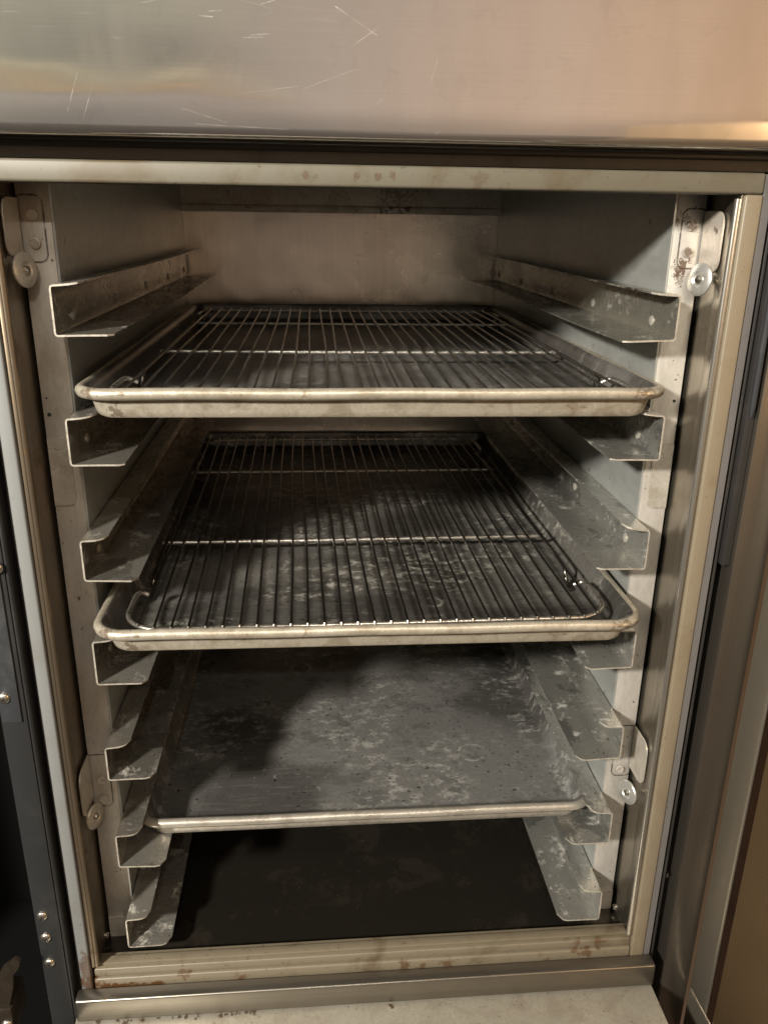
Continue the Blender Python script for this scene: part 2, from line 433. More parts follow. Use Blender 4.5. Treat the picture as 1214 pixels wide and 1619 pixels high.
M['void'] = plastic('dark_interior', (0.004, 0.004, 0.004), (0.006, 0.005, 0.005), 13, .5, 0.9, spec=0.1)
M['screw'] = wire_mat('screw_metal', (0.62, 0.58, 0.52), 0.25)
M['screw_bright'] = steel('bead_steel', (0.60, 0.56, 0.50), 0.26, (300, 300, 5), 0.9, 0.05, 5)
M['slot'] = plastic('screw_slot', (0.02, 0.018, 0.015), (0.03, 0.025, 0.02), 14, .2)
M['shell'] = steel('outer_shell_steel', (0.40, 0.38, 0.35), 0.36, (400, 400, 5), 0.9, 0.05, 5)
M['brown_metal'] = mottled('brown_bracket_metal', (0.045, 0.034, 0.024), (0.02, 0.015, 0.01), (0.11, 0.09, 0.07), 0.5, 0.4, 40, 5)
M['rear_trim'] = mottled('rear_trim_metal', (0.62, 0.56, 0.47), (0.36, 0.28, 0.18), (0.70, 0.65, 0.57), 0.25, 0.45, 25, 14, rust_amt=.6, speck=1,
                         rust=[((0.06 + .012 * i, 0.655, 0.362), .0, .012, .9) for i in range(4)] + [((.08, .655, .388), .01, .04, .5), ((-.16, .655, .368), 0, .01, .8)])

# brushed header with scratches, dents and a slight waviness
def header_mat():
    n = NT('header_brushed_steel')
    br = n.noise(1.0, 4, 0.65, n.vec((9, 1, 700)))
    cl = n.noise(9, 5, 0.62, n.vec((1, 1, .5)), 0.8)
    col = n.mix(n.math('MULTIPLY', n.ramp(br, 0.35, 0.7), 0.14), (0.80, 0.76, 0.72), (0.62, 0.585, 0.55))
    col = n.mix(n.math('MULTIPLY', n.ramp(cl, 0.45, 0.75), 0.32), col, (0.64, 0.59, 0.55))
    ro = n.math('MULTIPLY_ADD', cl, 0.06)
    ro.node.inputs[2].default_value = 0.035
    sm = n.noise(1.0, 5, 0.6, n.vec((26, 1, 5), (2, 0, 1), (0, .25, 0)), 0.3)
    col = n.mix(n.ramp(sm, 0.42, 0.70, 0, 0.22), col, (0.62, 0.56, 0.51))
    fp = n.ramp(n.noise(38, 6, 0.7, n.vec((1, 1, 1), (6, 0, 2)), 0.6), 0.55, 0.68, 0, 0.16)
    col = n.mix(fp, col, (0.52, 0.48, 0.44))
    ro = n.math('ADD', ro, n.math('MULTIPLY', n.ramp(sm, 0.42, 0.7), 0.05))
    # fine long scratches: thin iso-lines of two rotated stretched noises
    sc_all = None
    for i, (ang, sx, sz, off, th) in enumerate(((0.55, 5, 60, 1.0, 0.010), (-0.35, 5, 70, 5.0, 0.008), (1.2, 6, 60, 9.0, 0.008), (0.1, 4, 90, 13.0, 0.007))):
        v = n.vec((sx, 1, sz), (off, 0, off), (0, ang, 0))
        a = n.noise(1.0, 1, 0.4, v)
        d = n.math('ABSOLUTE', n.math('SUBTRACT', a, 0.5))
        ln = n.ramp(d, 0.0, th, 1.0, 0.0)
        gate = n.ramp(n.noise(11, 4, 0.7, n.vec((1, 1, 1), (off, 2, 7))), 0.58, 0.72, 0, .45)
        ln = n.math('MULTIPLY', ln, gate)
        sc_all = ln if sc_all is None else n.math('MAXIMUM', sc_all, ln)
    # single deep scratches, as segments on the panel (x, z)
    segs = [(-.030, .4705, -.004, .4555, .0007), (-.020, .449, -.002, .461, .0005), (-.0815, .4535, -.070, .4545, .0009), (-.086, .452, -.074, .4525, .0006),
            (-.112, .463, -.104, .4625, .0008), (-.106, .4655, -.098, .466, .0005), (-.003, .4175, -.0005, .4205, .0008), (-.195, .409, -.187, .430, .0006),
            (-.186, .405, -.178, .425, .0004), (-.125, .412, -.098, .4045, .0005), (-.118, .4035, -.06, .4015, .0005), (.030, .430, .034, .444, .0005),
            (-.050, .425, -.012, .4385, .0004), (-.075, .470, -.055, .476, .0004), (.034, .401, .037, .402, .001), (-.090, .421, -.052, .4265, .0004)]
    x, z = n.axis(0), n.axis(2)
    for (x0, z0, x1, z1, w) in segs:
        dx, dz = x1 - x0, z1 - z0
        l2 = dx * dx + dz * dz
        px = n.math('SUBTRACT', x, x0); pz = n.math('SUBTRACT', z, z0)
        h = n.math('ADD', n.math('MULTIPLY', px, dx / l2), n.math('MULTIPLY', pz, dz / l2), clamp=True)
        ex = n.math('SUBTRACT', px, n.math('MULTIPLY', h, dx)); ez = n.math('SUBTRACT', pz, n.math('MULTIPLY', h, dz))
        dd = n.math('SQRT', n.math('ADD', n.math('MULTIPLY', ex, ex), n.math('MULTIPLY', ez, ez)))
        s = n.math('MULTIPLY', n.ramp(dd, w * 0.1, w * 0.75, 1, 0), n.ramp(n.noise(120, 4, 0.75), 0.30, 0.72))
        sc_all = n.math('MAXIMUM', sc_all, s)
    col = n.mix(n.math('MULTIPLY', sc_all, 0.22), col, (0.80, 0.78, 0.75))
    ro = n.math('ADD', ro, n.math('MULTIPLY', sc_all, 0.16))
    mt = n.math('SUBTRACT', 0.95, n.math('MULTIPLY', sc_all, 0.10))
    nm = n.bump(br, 0.014, 0.0004)
    nm = n.bump(n.noise(3.2, 2, 0.5, n.vec((1.2, 1, 2.2), (3, 0, 1)), 0.3), 0.10, 0.02, nm)
    return n.done(col, ro, mt, nm)


M['header'] = header_mat()


# ------------------------------------------------------------------ mesh helpers
def link(name, bm, mat, parent=None, smooth=True):
    me = bpy.data.meshes.new(name)
    bmesh.ops.recalc_face_normals(bm, faces=bm.faces)
    bm.to_mesh(me)
    bm.free()
    me.materials.append(mat)
    if smooth:
        for p in me.polygons:
            p.use_smooth = True
        try:
            me.set_sharp_from_angle(angle=math.radians(38))
        except Exception:
            pass
    o = bpy.data.objects.new(name, me)
    C.objects.link(o)
    o.parent = parent
    return o


def thing(name, label, cat, group=None, loc=(0, 0, 0)):
    o = bpy.data.objects.new(name, None)
    o.empty_display_size = 0.05
    C.objects.link(o)
    o.location = loc
    o['label'] = label
    o['category'] = cat
    if group:
        o['group'] = group
    return o


def box(bm, x0, x1, y0, y1, z0, z1, bev=0.0, seg=2):
    vs = [bm.verts.new((x, y, z)) for x in (x0, x1) for y in (y0, y1) for z in (z0, z1)]
    fs = [bm.faces.new([vs[i] for i in f]) for f in ((0, 1, 3, 2), (4, 6, 7, 5), (0, 4, 5, 1), (2, 3, 7, 6), (0, 2, 6, 4), (1, 5, 7, 3))]
    if bev > 0:
        ed = list({e for f in fs for e in f.edges})
        bmesh.ops.bevel(bm, geom=ed, offset=bev, segments=seg, affect='EDGES', profile=0.5, clamp_overlap=True)


def boxo(name, mat, parent, *a, **k):
    bm = bmesh.new()
    box(bm, *a, **k)
    return link(name, bm, mat, parent)


def tube(bm, pts, r, seg=10, closed=False, cap=True):
    pts = [Vector(p) for p in pts]
    n = len(pts)
    tang = []
    for i in range(n):
        if closed:
            t = pts[(i + 1) % n] - pts[i - 1]
        else:
            t = pts[min(i + 1, n - 1)] - pts[max(i - 1, 0)]
        tang.append(t.normalized())
    up = Vector((0, 0, 1)) if abs(tang[0].z) < 0.9 else Vector((1, 0, 0))
    nrm = tang[0].cross(up).normalized()
    rings = []
    for i in range(n):
        t = tang[i]
        nrm = (nrm - t * nrm.dot(t))
        if nrm.length < 1e-6:
            nrm = t.orthogonal()
        nrm.normalize()
        b = t.cross(nrm)
        rr = r[i] if isinstance(r, (list, tuple)) else r
        rings.append([bm.verts.new(pts[i] + (nrm * math.cos(2 * PI * k / seg) + b * math.sin(2 * PI * k / seg)) * rr) for k in range(seg)])
    for i in range(n if closed else n - 1):
        A, B = rings[i], rings[(i + 1) % n]
        for k in range(seg):
            bm.faces.new((A[k], A[(k + 1) % seg], B[(k + 1) % seg], B[k]))
    if cap and not closed:
        bm.faces.new(list(reversed(rings[0])))
        bm.faces.new(rings[-1])


def lathe(bm, prof, mat4, seg=28):
    """prof: (radius, height) list from bottom to top around local z"""
    rings = []
    for (r, h) in prof:
        if r < 1e-6:
            rings.append([bm.verts.new(mat4 @ Vector((0, 0, h)))])
        else:
            rings.append([bm.verts.new(mat4 @ Vector((r * math.cos(2 * PI * k / seg), r * math.sin(2 * PI * k / seg), h))) for k in range(seg)])
    for A, B in zip(rings, rings[1:]):
        for k in range(seg):
            a = A[k % len(A)], A[(k + 1) % len(A)]
            b = B[k % len(B)], B[(k + 1) % len(B)]
            if len(A) == 1:
                bm.faces.new((a[0], b[1], b[0]))
            elif len(B) == 1:
                bm.faces.new((a[0], a[1], b[0]))
            else:
                bm.faces.new((a[0], a[1], b[1], b[0]))


def along(p, d):
    return Matrix.Translation(p) @ Vector(d).normalized().to_track_quat('Z', 'Y').to_matrix().to_4x4()


def plate(bm, outline, thick, mat4):
    """flat plate: outline in local xy, extruded by thick in local z"""
    A = [bm.verts.new(mat4 @ Vector((x, y, 0))) for x, y in outline]
    B = [bm.verts.new(mat4 @ Vector((x, y, thick))) for x, y in outline]
    n = len(A)
    bm.faces.new(list(reversed(A)))
    bm.faces.new(B)
    for i in range(n):
        bm.faces.new((A[i], A[(i + 1) % n], B[(i + 1) % n], B[i]))


def rrect(hx, hy, r, cx=0.0, cy=0.0, n=7):
    r = max(min(r, hx - 1e-4, hy - 1e-4), 1e-4)
    out = []
    for (sx, sy, a0) in ((1, 1, 0), (-1, 1, 90), (-1, -1, 180), (1, -1, 270)):
        for i in range(n + 1):
            a = math.radians(a0 + 90 * i / n)
            out.append((cx + sx * (hx - r) + r * math.cos(a), cy + sy * (hy - r) + r * math.sin(a)))
    return out


# ------------------------------------------------------------------ the cabinet
cab = thing('steel_cabinet', 'open stainless steel food cabinet with rusty beige door frame, holding racks and trays', 'cabinet')

# header: folded sheet with rounded lower edge, a little wavy
bm = bmesh.new()
prof = [(-0.050, 0.80), (-0.050, 0.62)] + [(-0.050, 0.62 - 0.02 * i) for i in range(1, 11)] + [(-0.0500, 0.402)]
for i in range(1, 7):
    a = PI / 2 * i / 6
    prof.append((-0.050 + 0.006 * (1 - math.cos(a)), 0.402 - 0.006 * math.sin(a)))
prof += [(-0.030, 0.396), (-0.012, 0.396)]
xs = [-0.42 + 0.84 * i / 60 for i in range(61)]
grid = []
for (y, z) in prof:
    row = []
    for x in xs:
        w = 0.0006 * math.sin(x * 14 + 1.0) * math.exp(-((z - 0.43) / 0.05) ** 2) if z > 0.4 else 0
        row.append(bm.verts.new((x, y + w, z)))
    grid.append(row)
for a, b in zip(grid, grid[1:]):
    for i in range(60):
        bm.faces.new((a[i], a[i + 1], b[i + 1], b[i]))
back = bmesh.ops.extrude_face_region(bm, geom=bm.faces[:])
for v in [g for g in back['geom'] if isinstance(g, bmesh.types.BMVert)]:
    v.co.y += 0.0012
    v.co.z += 0.0012
link('header_panel', bm, M['header'], cab)
boxo('head_recess', M['recess'], cab, -0.30, 0.2965, -0.010, -0.004, 0.3845, 0.3955)
boxo('head_gasket', M['gasket'], cab, -0.30, 0.2965, -0.020, -0.0105, 0.3915, 0.3955, bev=0.0015)
# door frame (breaker strips)
bm = bmesh.new()
box(bm, -0.2765, 0.2765, -0.0200, 0.004, 0.3690, 0.3835, bev=0.0022, seg=3)
link('frame_head', bm, M['trim_top'], cab)
boxo('frame_stile', M['trim_left'], cab, -0.2765, -0.2655, -0.0204, 0.004, -0.3570, 0.3688, bev=0.0018, seg=3)
boxo('frame_stile', M['trim_right'], cab, 0.2630, 0.2765, -0.0204, 0.004, -0.3570, 0.3688, bev=0.0018, seg=3)
bm = bmesh.new()
box(bm, -0.2640, 0.2625, -0.0192, 0.004, -0.3575, -0.3385, bev=0.0018, seg=3)
box(bm, -0.2640, 0.2625, -0.0165, 0.003, -0.3383, -0.3290, bev=0.0015, seg=3)
box(bm, -0.2600, 0.2600, -0.0125, -0.0035, -0.3289, -0.3262, bev=0.0008)
link('frame_sill', bm, M['trim_sill'], cab)
# grey gasket bevel outside the right hand strip, darker edge on the left
for s, mt in ((1, M['trim_bevel']), (-1, M['recess'])):
    bm = bmesh.new()
    P = [(0.2768, -0.0190), (0.2850, -0.0150), (0.2870, -0.0060), (0.2768, -0.0040)]
    if s < 0:
        P = [(0.2768, -0.0180), (0.2790, -0.0150), (0.2790, -0.0060), (0.2768, -0.0040)]
    plate(bm, [(s * x, y) for x, y in P], 0.738, Matrix.Translation((0, 0, -0.3555)))
    link('frame_gasket', bm, mt, cab)
# jambs: reveal between the frame and the racks, with a rolled bead at the front
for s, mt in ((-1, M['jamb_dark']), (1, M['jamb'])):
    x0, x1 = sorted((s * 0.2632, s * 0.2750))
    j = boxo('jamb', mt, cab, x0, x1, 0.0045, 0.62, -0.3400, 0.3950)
    bm = bmesh.new()
    x0, x1 = sorted((s * 0.2626, s * 0.2655 if s < 0 else s * 0.2629))
    x0, x1 = sorted((s * 0.2618, s * 0.2653)) if s < 0 else sorted((s * 0.2612, s * 0.2628))
    box(bm, x0, x1, -0.0175, 0.0040, -0.3255, 0.3688, bev=0.0005)
    link('jamb_lip', bm, mt, cab)
    bm = bmesh.new()
    tube(bm, [(s * 0.2607, -0.0145, z) for z in (-0.3250, 0.0, 0.3660)], 0.0027, 14)
    link('jamb_bead', bm, M['screw_bright'] if s > 0 else mt, cab)
# back wall, ceiling, floor
bm = bmesh.new()
box(bm, -0.262, 0.262, 0.676, 0.682, -0.3395, 0.3945)
link('back_wall', bm, M['back'], cab)
bm = bmesh.new()
box(bm, -0.262, 0.262, 0.664, 0.6755, 0.3585, 0.3945, bev=0.002)
box(bm, -0.262, 0.262, 0.659, 0.6635, 0.3560, 0.3655, bev=0.0012)
link('rear_trim', bm, M['rear_trim'], cab)
boxo('ceiling_panel', M['galv'], cab, -0.275, 0.275, 0.0045, 0.682, 0.3955, 0.3985)
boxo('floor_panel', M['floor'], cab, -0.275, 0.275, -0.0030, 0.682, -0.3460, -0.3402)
for s in (-1, 1):                                            # screws in the floor corners
    bm = bmesh.new()
    lathe(bm, [(0.0, -0.001), (0.0035, -0.001), (0.0035, 0.001), (0.0025, 0.0022), (0, 0.0026)], along((s * 0.2628, 0.028, -0.334), (-s, 0, 0)), 14)
    link('floor_screw', bm, M['screw'], cab)
# bar under the frame and ledge below it
bm = bmesh.new()
box(bm, -0.2790, 0.2835, -0.0360, -0.0210, -0.3725, -0.3462, bev=0.0022, seg=3)
link('sill_bar', bm, M['bar'], cab)
boxo('sill_shadow_gap', M['gasket'], cab, -0.2780, 0.2830, -0.0205, -0.0030, -0.3640, -0.3580)
boxo('lower_ledge', M['ledge'], cab, -0.2815, 0.2830, -0.1250, -0.0200, -0.3800, -0.3740, bev=0.0012)
boxo('lower_front', M['shell'], cab, -0.2815, 0.2830, -0.1230, -0.1100, -0.75, -0.3802)
# right front stile with black recess beside the frame
bm = bmesh.new()
box(bm, 0.3000, 0.3284, -0.0215, 0.010, -0.7500, 0.3940, bev=0.0006)
link('front_stile', bm, M['stile'], cab)
boxo('stile_recess', M['gasket'], cab, 0.2772, 0.2999, 0.0045, 0.0060, -0.60, 0.3940)
boxo('stile_gasket', M['gasket'], cab, 0.2880, 0.2912, -0.0120, 0.0040, -0.3750, 0.3930, bev=0.001)
bm = bmesh.new()
box(bm, 0.2925, 0.2996, -0.0170, 0.0040, 0.0780, 0.3930, bev=0.001)
link('recess_cover', bm, M['gasket'], cab)
bm = bmesh.new()
tube(bm, [(0.2945, -0.0205, 0.392), (0.2945, -0.0205, 0.215), (0.2952, -0.0190, 0.206)], [0.0022, 0.0022, 0.0012], 10)
link('hinge_rod', bm, M['plate'], cab)
boxo('recess_clip', M['screw'], cab, 0.2925, 0.2935, -0.0120, -0.0105, -0.2585, -0.2540)
# outer shell
for s in (-1, 1):
    x0, x1 = sorted((s * 0.326, s * 0.330)) if s > 0 else sorted((s * 0.2770, s * 0.2785))
    boxo('outer_shell', M['shell'], cab, x0, x1, 0.011, 0.69, -0.75, 0.80)
boxo('rear_shell', M['shell'], cab, -0.2770, 0.3255, 0.6830, 0.6900, -0.75, 0.80)

# ------------------------------------------------------------------ slide racks
ZL = [(.3014, .2643), (.2035, .1657), (.1042, .0683), (.0134, -.0285), (-.0917, -.1265), (-.1874, -.2238), (-.2872, -.3222)]
ZR = [(.2975, .2621), (.2034, .1654), (.1049, .0683), (.0098, -.0278), (-.0898, -.1246), (-.1872, -.2236), (-.2835, -.3205)]


def rail_mesh(s, zt, zb, idx):
    """channel rail: narrow lip on top, upright web, wide ledge below, thin sheet, tips rounded in plan"""
    rnd = random.Random(idx * 7 + (3 if s > 0 else 0))
    T = 0.0014
    lip = 0.0225 + rnd.uniform(-.0015, .0015)
    fl = 0.0415 + rnd.uniform(-.001, .001)
    xw = 0.2345
    pl = []                                         # (x inward offset, z, radius distance to tip or None)
    rise = 0.0018 + rnd.uniform(-.0008, .0012)
    nl = 7
    for i in range(nl + 1):
        d = lip * (1 - i / nl)
        pl.append((d, zt + rise * (d / lip) ** 2, lip - d))
    pl[-1] = (0.0026, zt, None)
    pl.append((0.0007, zt - 0.0008, None)); pl.append((0.0, zt - 0.0028, None))
    for k in range(1, 6):
        pl.append((0.0, zt - 0.0028 + (zb + 0.0028 - zt + 0.0028) * k / 6, None))
    pl.append((0.0, zb + 0.0028, None)); pl.append((0.0007, zb + 0.0008, None)); pl.append((0.0026, zb, None))
    for i in range(1, 10):
        d = 0.0026 + (fl - 0.0026) * i / 9
        pl.append((d, zb - 0.0006 * (d / fl) ** 2, fl - d))
    rl = 0.009 if idx > 0 else 0.006
    rf = (0.004, 0.003, 0.006, 0.006, 0.009, 0.009, 0.010)[idx]
    if s > 0:
        rf = (0.003, 0.003, 0.003, 0.005, 0.008, 0.009, 0.009)[idx]
    n = len(pl)

    def y0(j):
        d = pl[j][2]
        if d is None:
            return 0.0
        r = rl if j <= nl else rf
        if d >= r:
            return 0.0
        return r - math.sqrt(max(r * r - (r - d) ** 2, 0))
    ys = [0, 0.004, 0.012, 0.03, 0.06, 0.10, 0.16, 0.24, 0.33, 0.42, 0.52, 0.60, 0.66]
    ph = rnd.uniform(0, 6)
    # normals in section, for thickness (towards the upper/inner side)
    nr = []
    for j in range(n):
        a = pl[max(j - 1, 0)]; b = pl[min(j + 1, n - 1)]
        tx, tz = b[0] - a[0], b[1] - a[1]
        l = math.hypot(tx, tz)
        nr.append((-tz / l, tx / l))
    bm = bmesh.new()
    sheets = []
    for off in (0.0, T):
        rows = []
        for yi, y in enumerate(ys):
            row = []
            for j in range(n):
                px = pl[j][0] + nr[j][0] * off
                pz = pl[j][1] + nr[j][1] * off
                yy = y0(j) + (0.66 - y0(j)) * (y / 0.66)
                sag = 0.0013 * math.sin(y * 9 + ph) * (pl[j][0] / fl)
                row.append(bm.verts.new((s * (xw - px), yy, pz + sag)))
            rows.append(row)
        sheets.append(rows)
    A, B = sheets
    for sh in (A, B):
        for r0, r1 in zip(sh, sh[1:]):
            for j in range(n - 1):
                bm.faces.new((r0[j], r0[j + 1], r1[j + 1], r1[j]))
    for r in (0, -1):
        for j in range(n - 1):
            bm.faces.new((A[r][j], A[r][j + 1], B[r][j + 1], B[r][j])).material_index = 1
    for j in (0, -1):
        for i in range(len(ys) - 1):
            bm.faces.new((A[i][j], A[i + 1][j], B[i + 1][j], B[i][j]))
    return bm


def rack(s):
    side = 'left' if s < 0 else 'right'
    label = ('dull brownish slide rack with seven tray rails along the shaded left wall' if s < 0 else
             'brightly lit slide rack with rusty upper bracket along the right wall')
    t = thing('slide_rack', label, 'rack', 'racks of tray slides inside the cabinet')
    x0, x1 = sorted((s * 0.2352, s * 0.2368))
    boxo('side_panel', M['galv'], t, x0, x1, 0.0345, 0.6745, -0.3390, 0.3930)
    x0, x1 = sorted((s * 0.2369, s * 0.2605))
    bm = bmesh.new()
    box(bm, x0, x1, 0.0340, 0.0356, -0.3390, 0.3930, bev=0.0006)
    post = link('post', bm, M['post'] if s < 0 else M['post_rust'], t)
    holes(s, random.Random(5 + int(s)), post)
    for i, (zt, zb) in enumerate(ZL if s < 0 else ZR):
        mt = M['rail_left'] if s < 0 else (M['rail_rusty'] if i == 0 else M['rail_right'])
        r = link('rail', rail_mesh(s, zt, zb, i), mt, t)
        r.data.materials.append(M['cut_edge'])
        if i == 0 and s > 0:
            r['label'] = 'top rail with a rust stained lip'
        for y in (0.048, 0.199, 0.350, 0.500, 0.638):
            bm = bmesh.new()
            lathe(bm, [(0.0, 0.0), (0.0042, 0.0), (0.0042, 0.0006), (0.0030, 0.0014), (0.0012, 0.0016), (0, 0.0016)],
                  along((s * 0.2330, y, zb + 0.0105), (-s, 0, 0)), 16)
            link('rivet', bm, M['rivet'], r)
    # hanging brackets with their roller discs
    if s < 0:
        br = [(0.3155, 0.3615, 0.3200, 0.3600, (-0.2551, 0.015, 0.3104), 0.0125), (-0.1800, -0.1230, -0.1690, -0.1215, (-0.2556, 0.015, -0.1760), 0.0120)]
    else:
        br = [(0.3155, 0.3590, 0.3130, 0.3580, (0.2547, 0.015, 0.3078), 0.0125), (-0.1700, -0.1130, -0.1590, -0.1120, (0.2539, 0.015, -0.1756), 0.0120)]
    for k, (z0, z1, t0, t1, dc, dr) in enumerate(br):
        mt = M['bracket'] if (s < 0 or k) else M['bracket_rust']
        bm = bmesh.new()
        xi, xo = (0.2425, 0.2600)
        r = 0.006
        out = [(xo, z0), (xo, z1)]
        out += [(xi + r - r * math.sin(a), z1 - r + r * math.cos(a)) for a in [PI / 2 * q / 5 for q in range(6)]]
        out += [(xi + r - r * math.cos(a), z0 + r - r * math.sin(a)) for a in [PI / 2 * q / 5 for q in range(6)]]
        plate(bm, [(s * x, -z) for x, z in out], 0.0014, Matrix.Translation((0, 0.0337, 0)) @ Matrix.Rotation(PI / 2, 4, 'X'))
        for v in bm.verts:
            pass
        o = link('bracket', bm, mt, t)
        # tab folded towards the viewer along the jamb
        bm = bmesh.new()
        ya, yb = 0.0320, 0.0000
        r = 0.010
        out = [(ya, t1), (ya, t0)]
        out += [(yb + r - r * math.sin(a), t0 + r - r * math.cos(a)) for a in [PI / 2 * q / 5 for q in range(6)]]
        out += [(yb + r - r * math.cos(a), t1 - r + r * math.sin(a)) for a in [PI / 2 * q / 5 for q in range(6)]]
        m4 = Matrix(((0, 0, 1, s * 0.2590 if s > 0 else -0.2604), (1, 0, 0, 0), (0, 1, 0, 0), (0, 0, 0, 1)))
        plate(bm, out, 0.0014, m4)
        link('folded_tab', bm, mt, o)
        zs = [(z0 + z1) / 2 - 0.010, (z0 + z1) / 2 + 0.010] if k == 0 else [z0 + 0.008, z0 + 0.030]
        for zz in zs:
            bm = bmesh.new()
            lathe(bm, [(0, 0), (0.0042, 0), (0.0040, 0.0007), (0.0030, 0.0009), (0.0028, 0.0005), (0, 0.0005)], along((s * 0.2500, 0.0323, zz), (0, -1, 0)), 18)
            link('rivet', bm, mt, o)
        ax = Vector((-s * math.cos(math.radians(20)), -math.sin(math.radians(20)), 0.06))
        bm = bmesh.new()
        lathe(bm, [(0.0, -0.003), (dr * .5, -0.003), (dr * .52, 0), (dr * .96, 0.0), (dr, 0.0006), (dr, 0.0018), (dr * .95, 0.0024),
                   (dr * .50, 0.0030), (dr * .42, 0.0022), (dr * .36, 0.0016), (0.0, 0.0016)], along(dc, ax), 36)
        d = link('roller_disc', bm, M['disc'] if s > 0 else M['bracket'], o)
        bm = bmesh.new()
        lathe(bm, [(0.0, -0.006), (0.0032, -0.006), (0.0032, 0.003), (0.0026, 0.0042), (0.0012, 0.0048), (0, 0.0048)], along(dc, ax), 18)
        link('pin', bm, M['screw'], d)
    return t


def holes(s, rng, post):
    """small punched holes in the post"""
    pts = [(0.2560, 0.199, .0016), (0.2435, 0.262, .0012)] if s < 0 else [(0.2462, 0.2595, .0016), (0.2553, 0.2080, .0013), (0.2555, 0.1290, .0011)]
    for k in range(5):
        pts.append((rng.uniform(.240, .258), rng.uniform(-.30, .34), rng.uniform(.0004, .0008)))
    for (x, z, r) in pts:
        bm = bmesh.new()
        lathe(bm, [(0, 0), (r, 0), (r, 0.0003), (0, 0.0003)], along((s * x, 0.0339, z), (0, -1, 0)), 10)
        link('screw_hole', bm, M['slot'], post)


rack(-1)
rack(1)


# ------------------------------------------------------------------ sheet pans
def sheet_pan(label, loc, rot, mat, rim_mat, w=0.458, l=0.655, seed=0):
    """origin under the middle of the front edge; floor, sloped walls, rolled rim"""
    t = thing('sheet_pan', label, 'tray', 'sheet pans on the slides', loc)
    t.rotation_euler = rot
    hx, hy = w / 2, l / 2
    cy = l / 2
    R0 = 0.024
    zb = 0.0195                                    # bead centre height
    br = 0.0046
    rnd = random.Random(seed)
    bow = rnd.uniform(-.0008, .0012)
    # (inset, z) inside surface from the floor middle out, then the outside surface back under
    ins = [(0.060, .0010), (0.030, .0010), (0.0205, .0011), (0.0185, .0016), (0.0170, .0028), (0.0158, .0060), (0.0125, .0160), (0.0116, .0190), (0.0098, .0218), (0.0070, .0232)]
    outs = [(0.0075, .0205), (0.0098, .0180), (0.0108, .0148), (0.0138, .0050), (0.0152, .0016), (0.0178, 0.0), (0.030, 0.0), (0.060, 0.0)]
    bm = bmesh.new()
    for nm_, prof_, mt_ in (('pan_body', outs, rim_mat), ('pan_floor', ins, mat)):
        bm = bmesh.new()
        rings = []
        for (d, z) in prof_:
            r = max(R0 - d * 0.55, 0.006)
            dy = d if d < 0.0099 else 0.0099 + (d - 0.0099) * 0.5      # end walls stand steeper than the sides
            rings.append([bm.verts.new((x, y, z)) for x, y in rrect(hx - d, hy - dy, r, 0, cy)])
        for A, B in zip(rings, rings[1:]):
            n = len(A)
            for k in range(n):
                bm.faces.new((A[k], A[(k + 1) % n], B[(k + 1) % n], B[k]))
        bm.faces.new(rings[0] if prof_ is ins else rings[-1])
        link(nm_, bm, mt_, t)
    bm = bmesh.new()
    path = []
    base = rrect(hx - br, hy - br, R0, 0, cy, 10)
    n = len(base)
    for i in range(n):
        a, b = Vector(base[i]), Vector(base[(i + 1) % n])
        k = max(1, int((b - a).length / 0.02))
        for j in range(k):
            p = a.lerp(b, j / k)
            w_ = 0.0003 * math.sin(p.x * 41 + seed) + 0.0003 * math.sin(p.y * 33 + seed * 2)
            path.append((p.x, p.y, zb + w_))
    tube(bm, path, br, 14, closed=True)
    link('rim', bm, rim_mat, t)
    return t


PAN1 = (0.0030, -0.0200, 0.2050)
PAN2 = (0.0005, -0.0350, 0.0143)
PAN3 = (0.0025, 0.0260, -0.2215)
roll = math.radians(-0.25)
sheet_pan('uppermost tray, its thick cream rim stained, holding a bright wire grid', PAN1, (0, math.radians(0.15), 0), M['pan_a'], M['pan_rim'], seed=1)
sheet_pan('middle tray, blackened and mottled, under a dark-toned wire grid', PAN2, (0, math.radians(0.35), 0), M['pan_b'], M['pan_rim'], seed=2)
sheet_pan('lowest tray, empty with a bare scorched floor and no wire grid', PAN3, (0, math.radians(0.1), 0), M['pan_c'], M['pan_rim_clean'], seed=3)


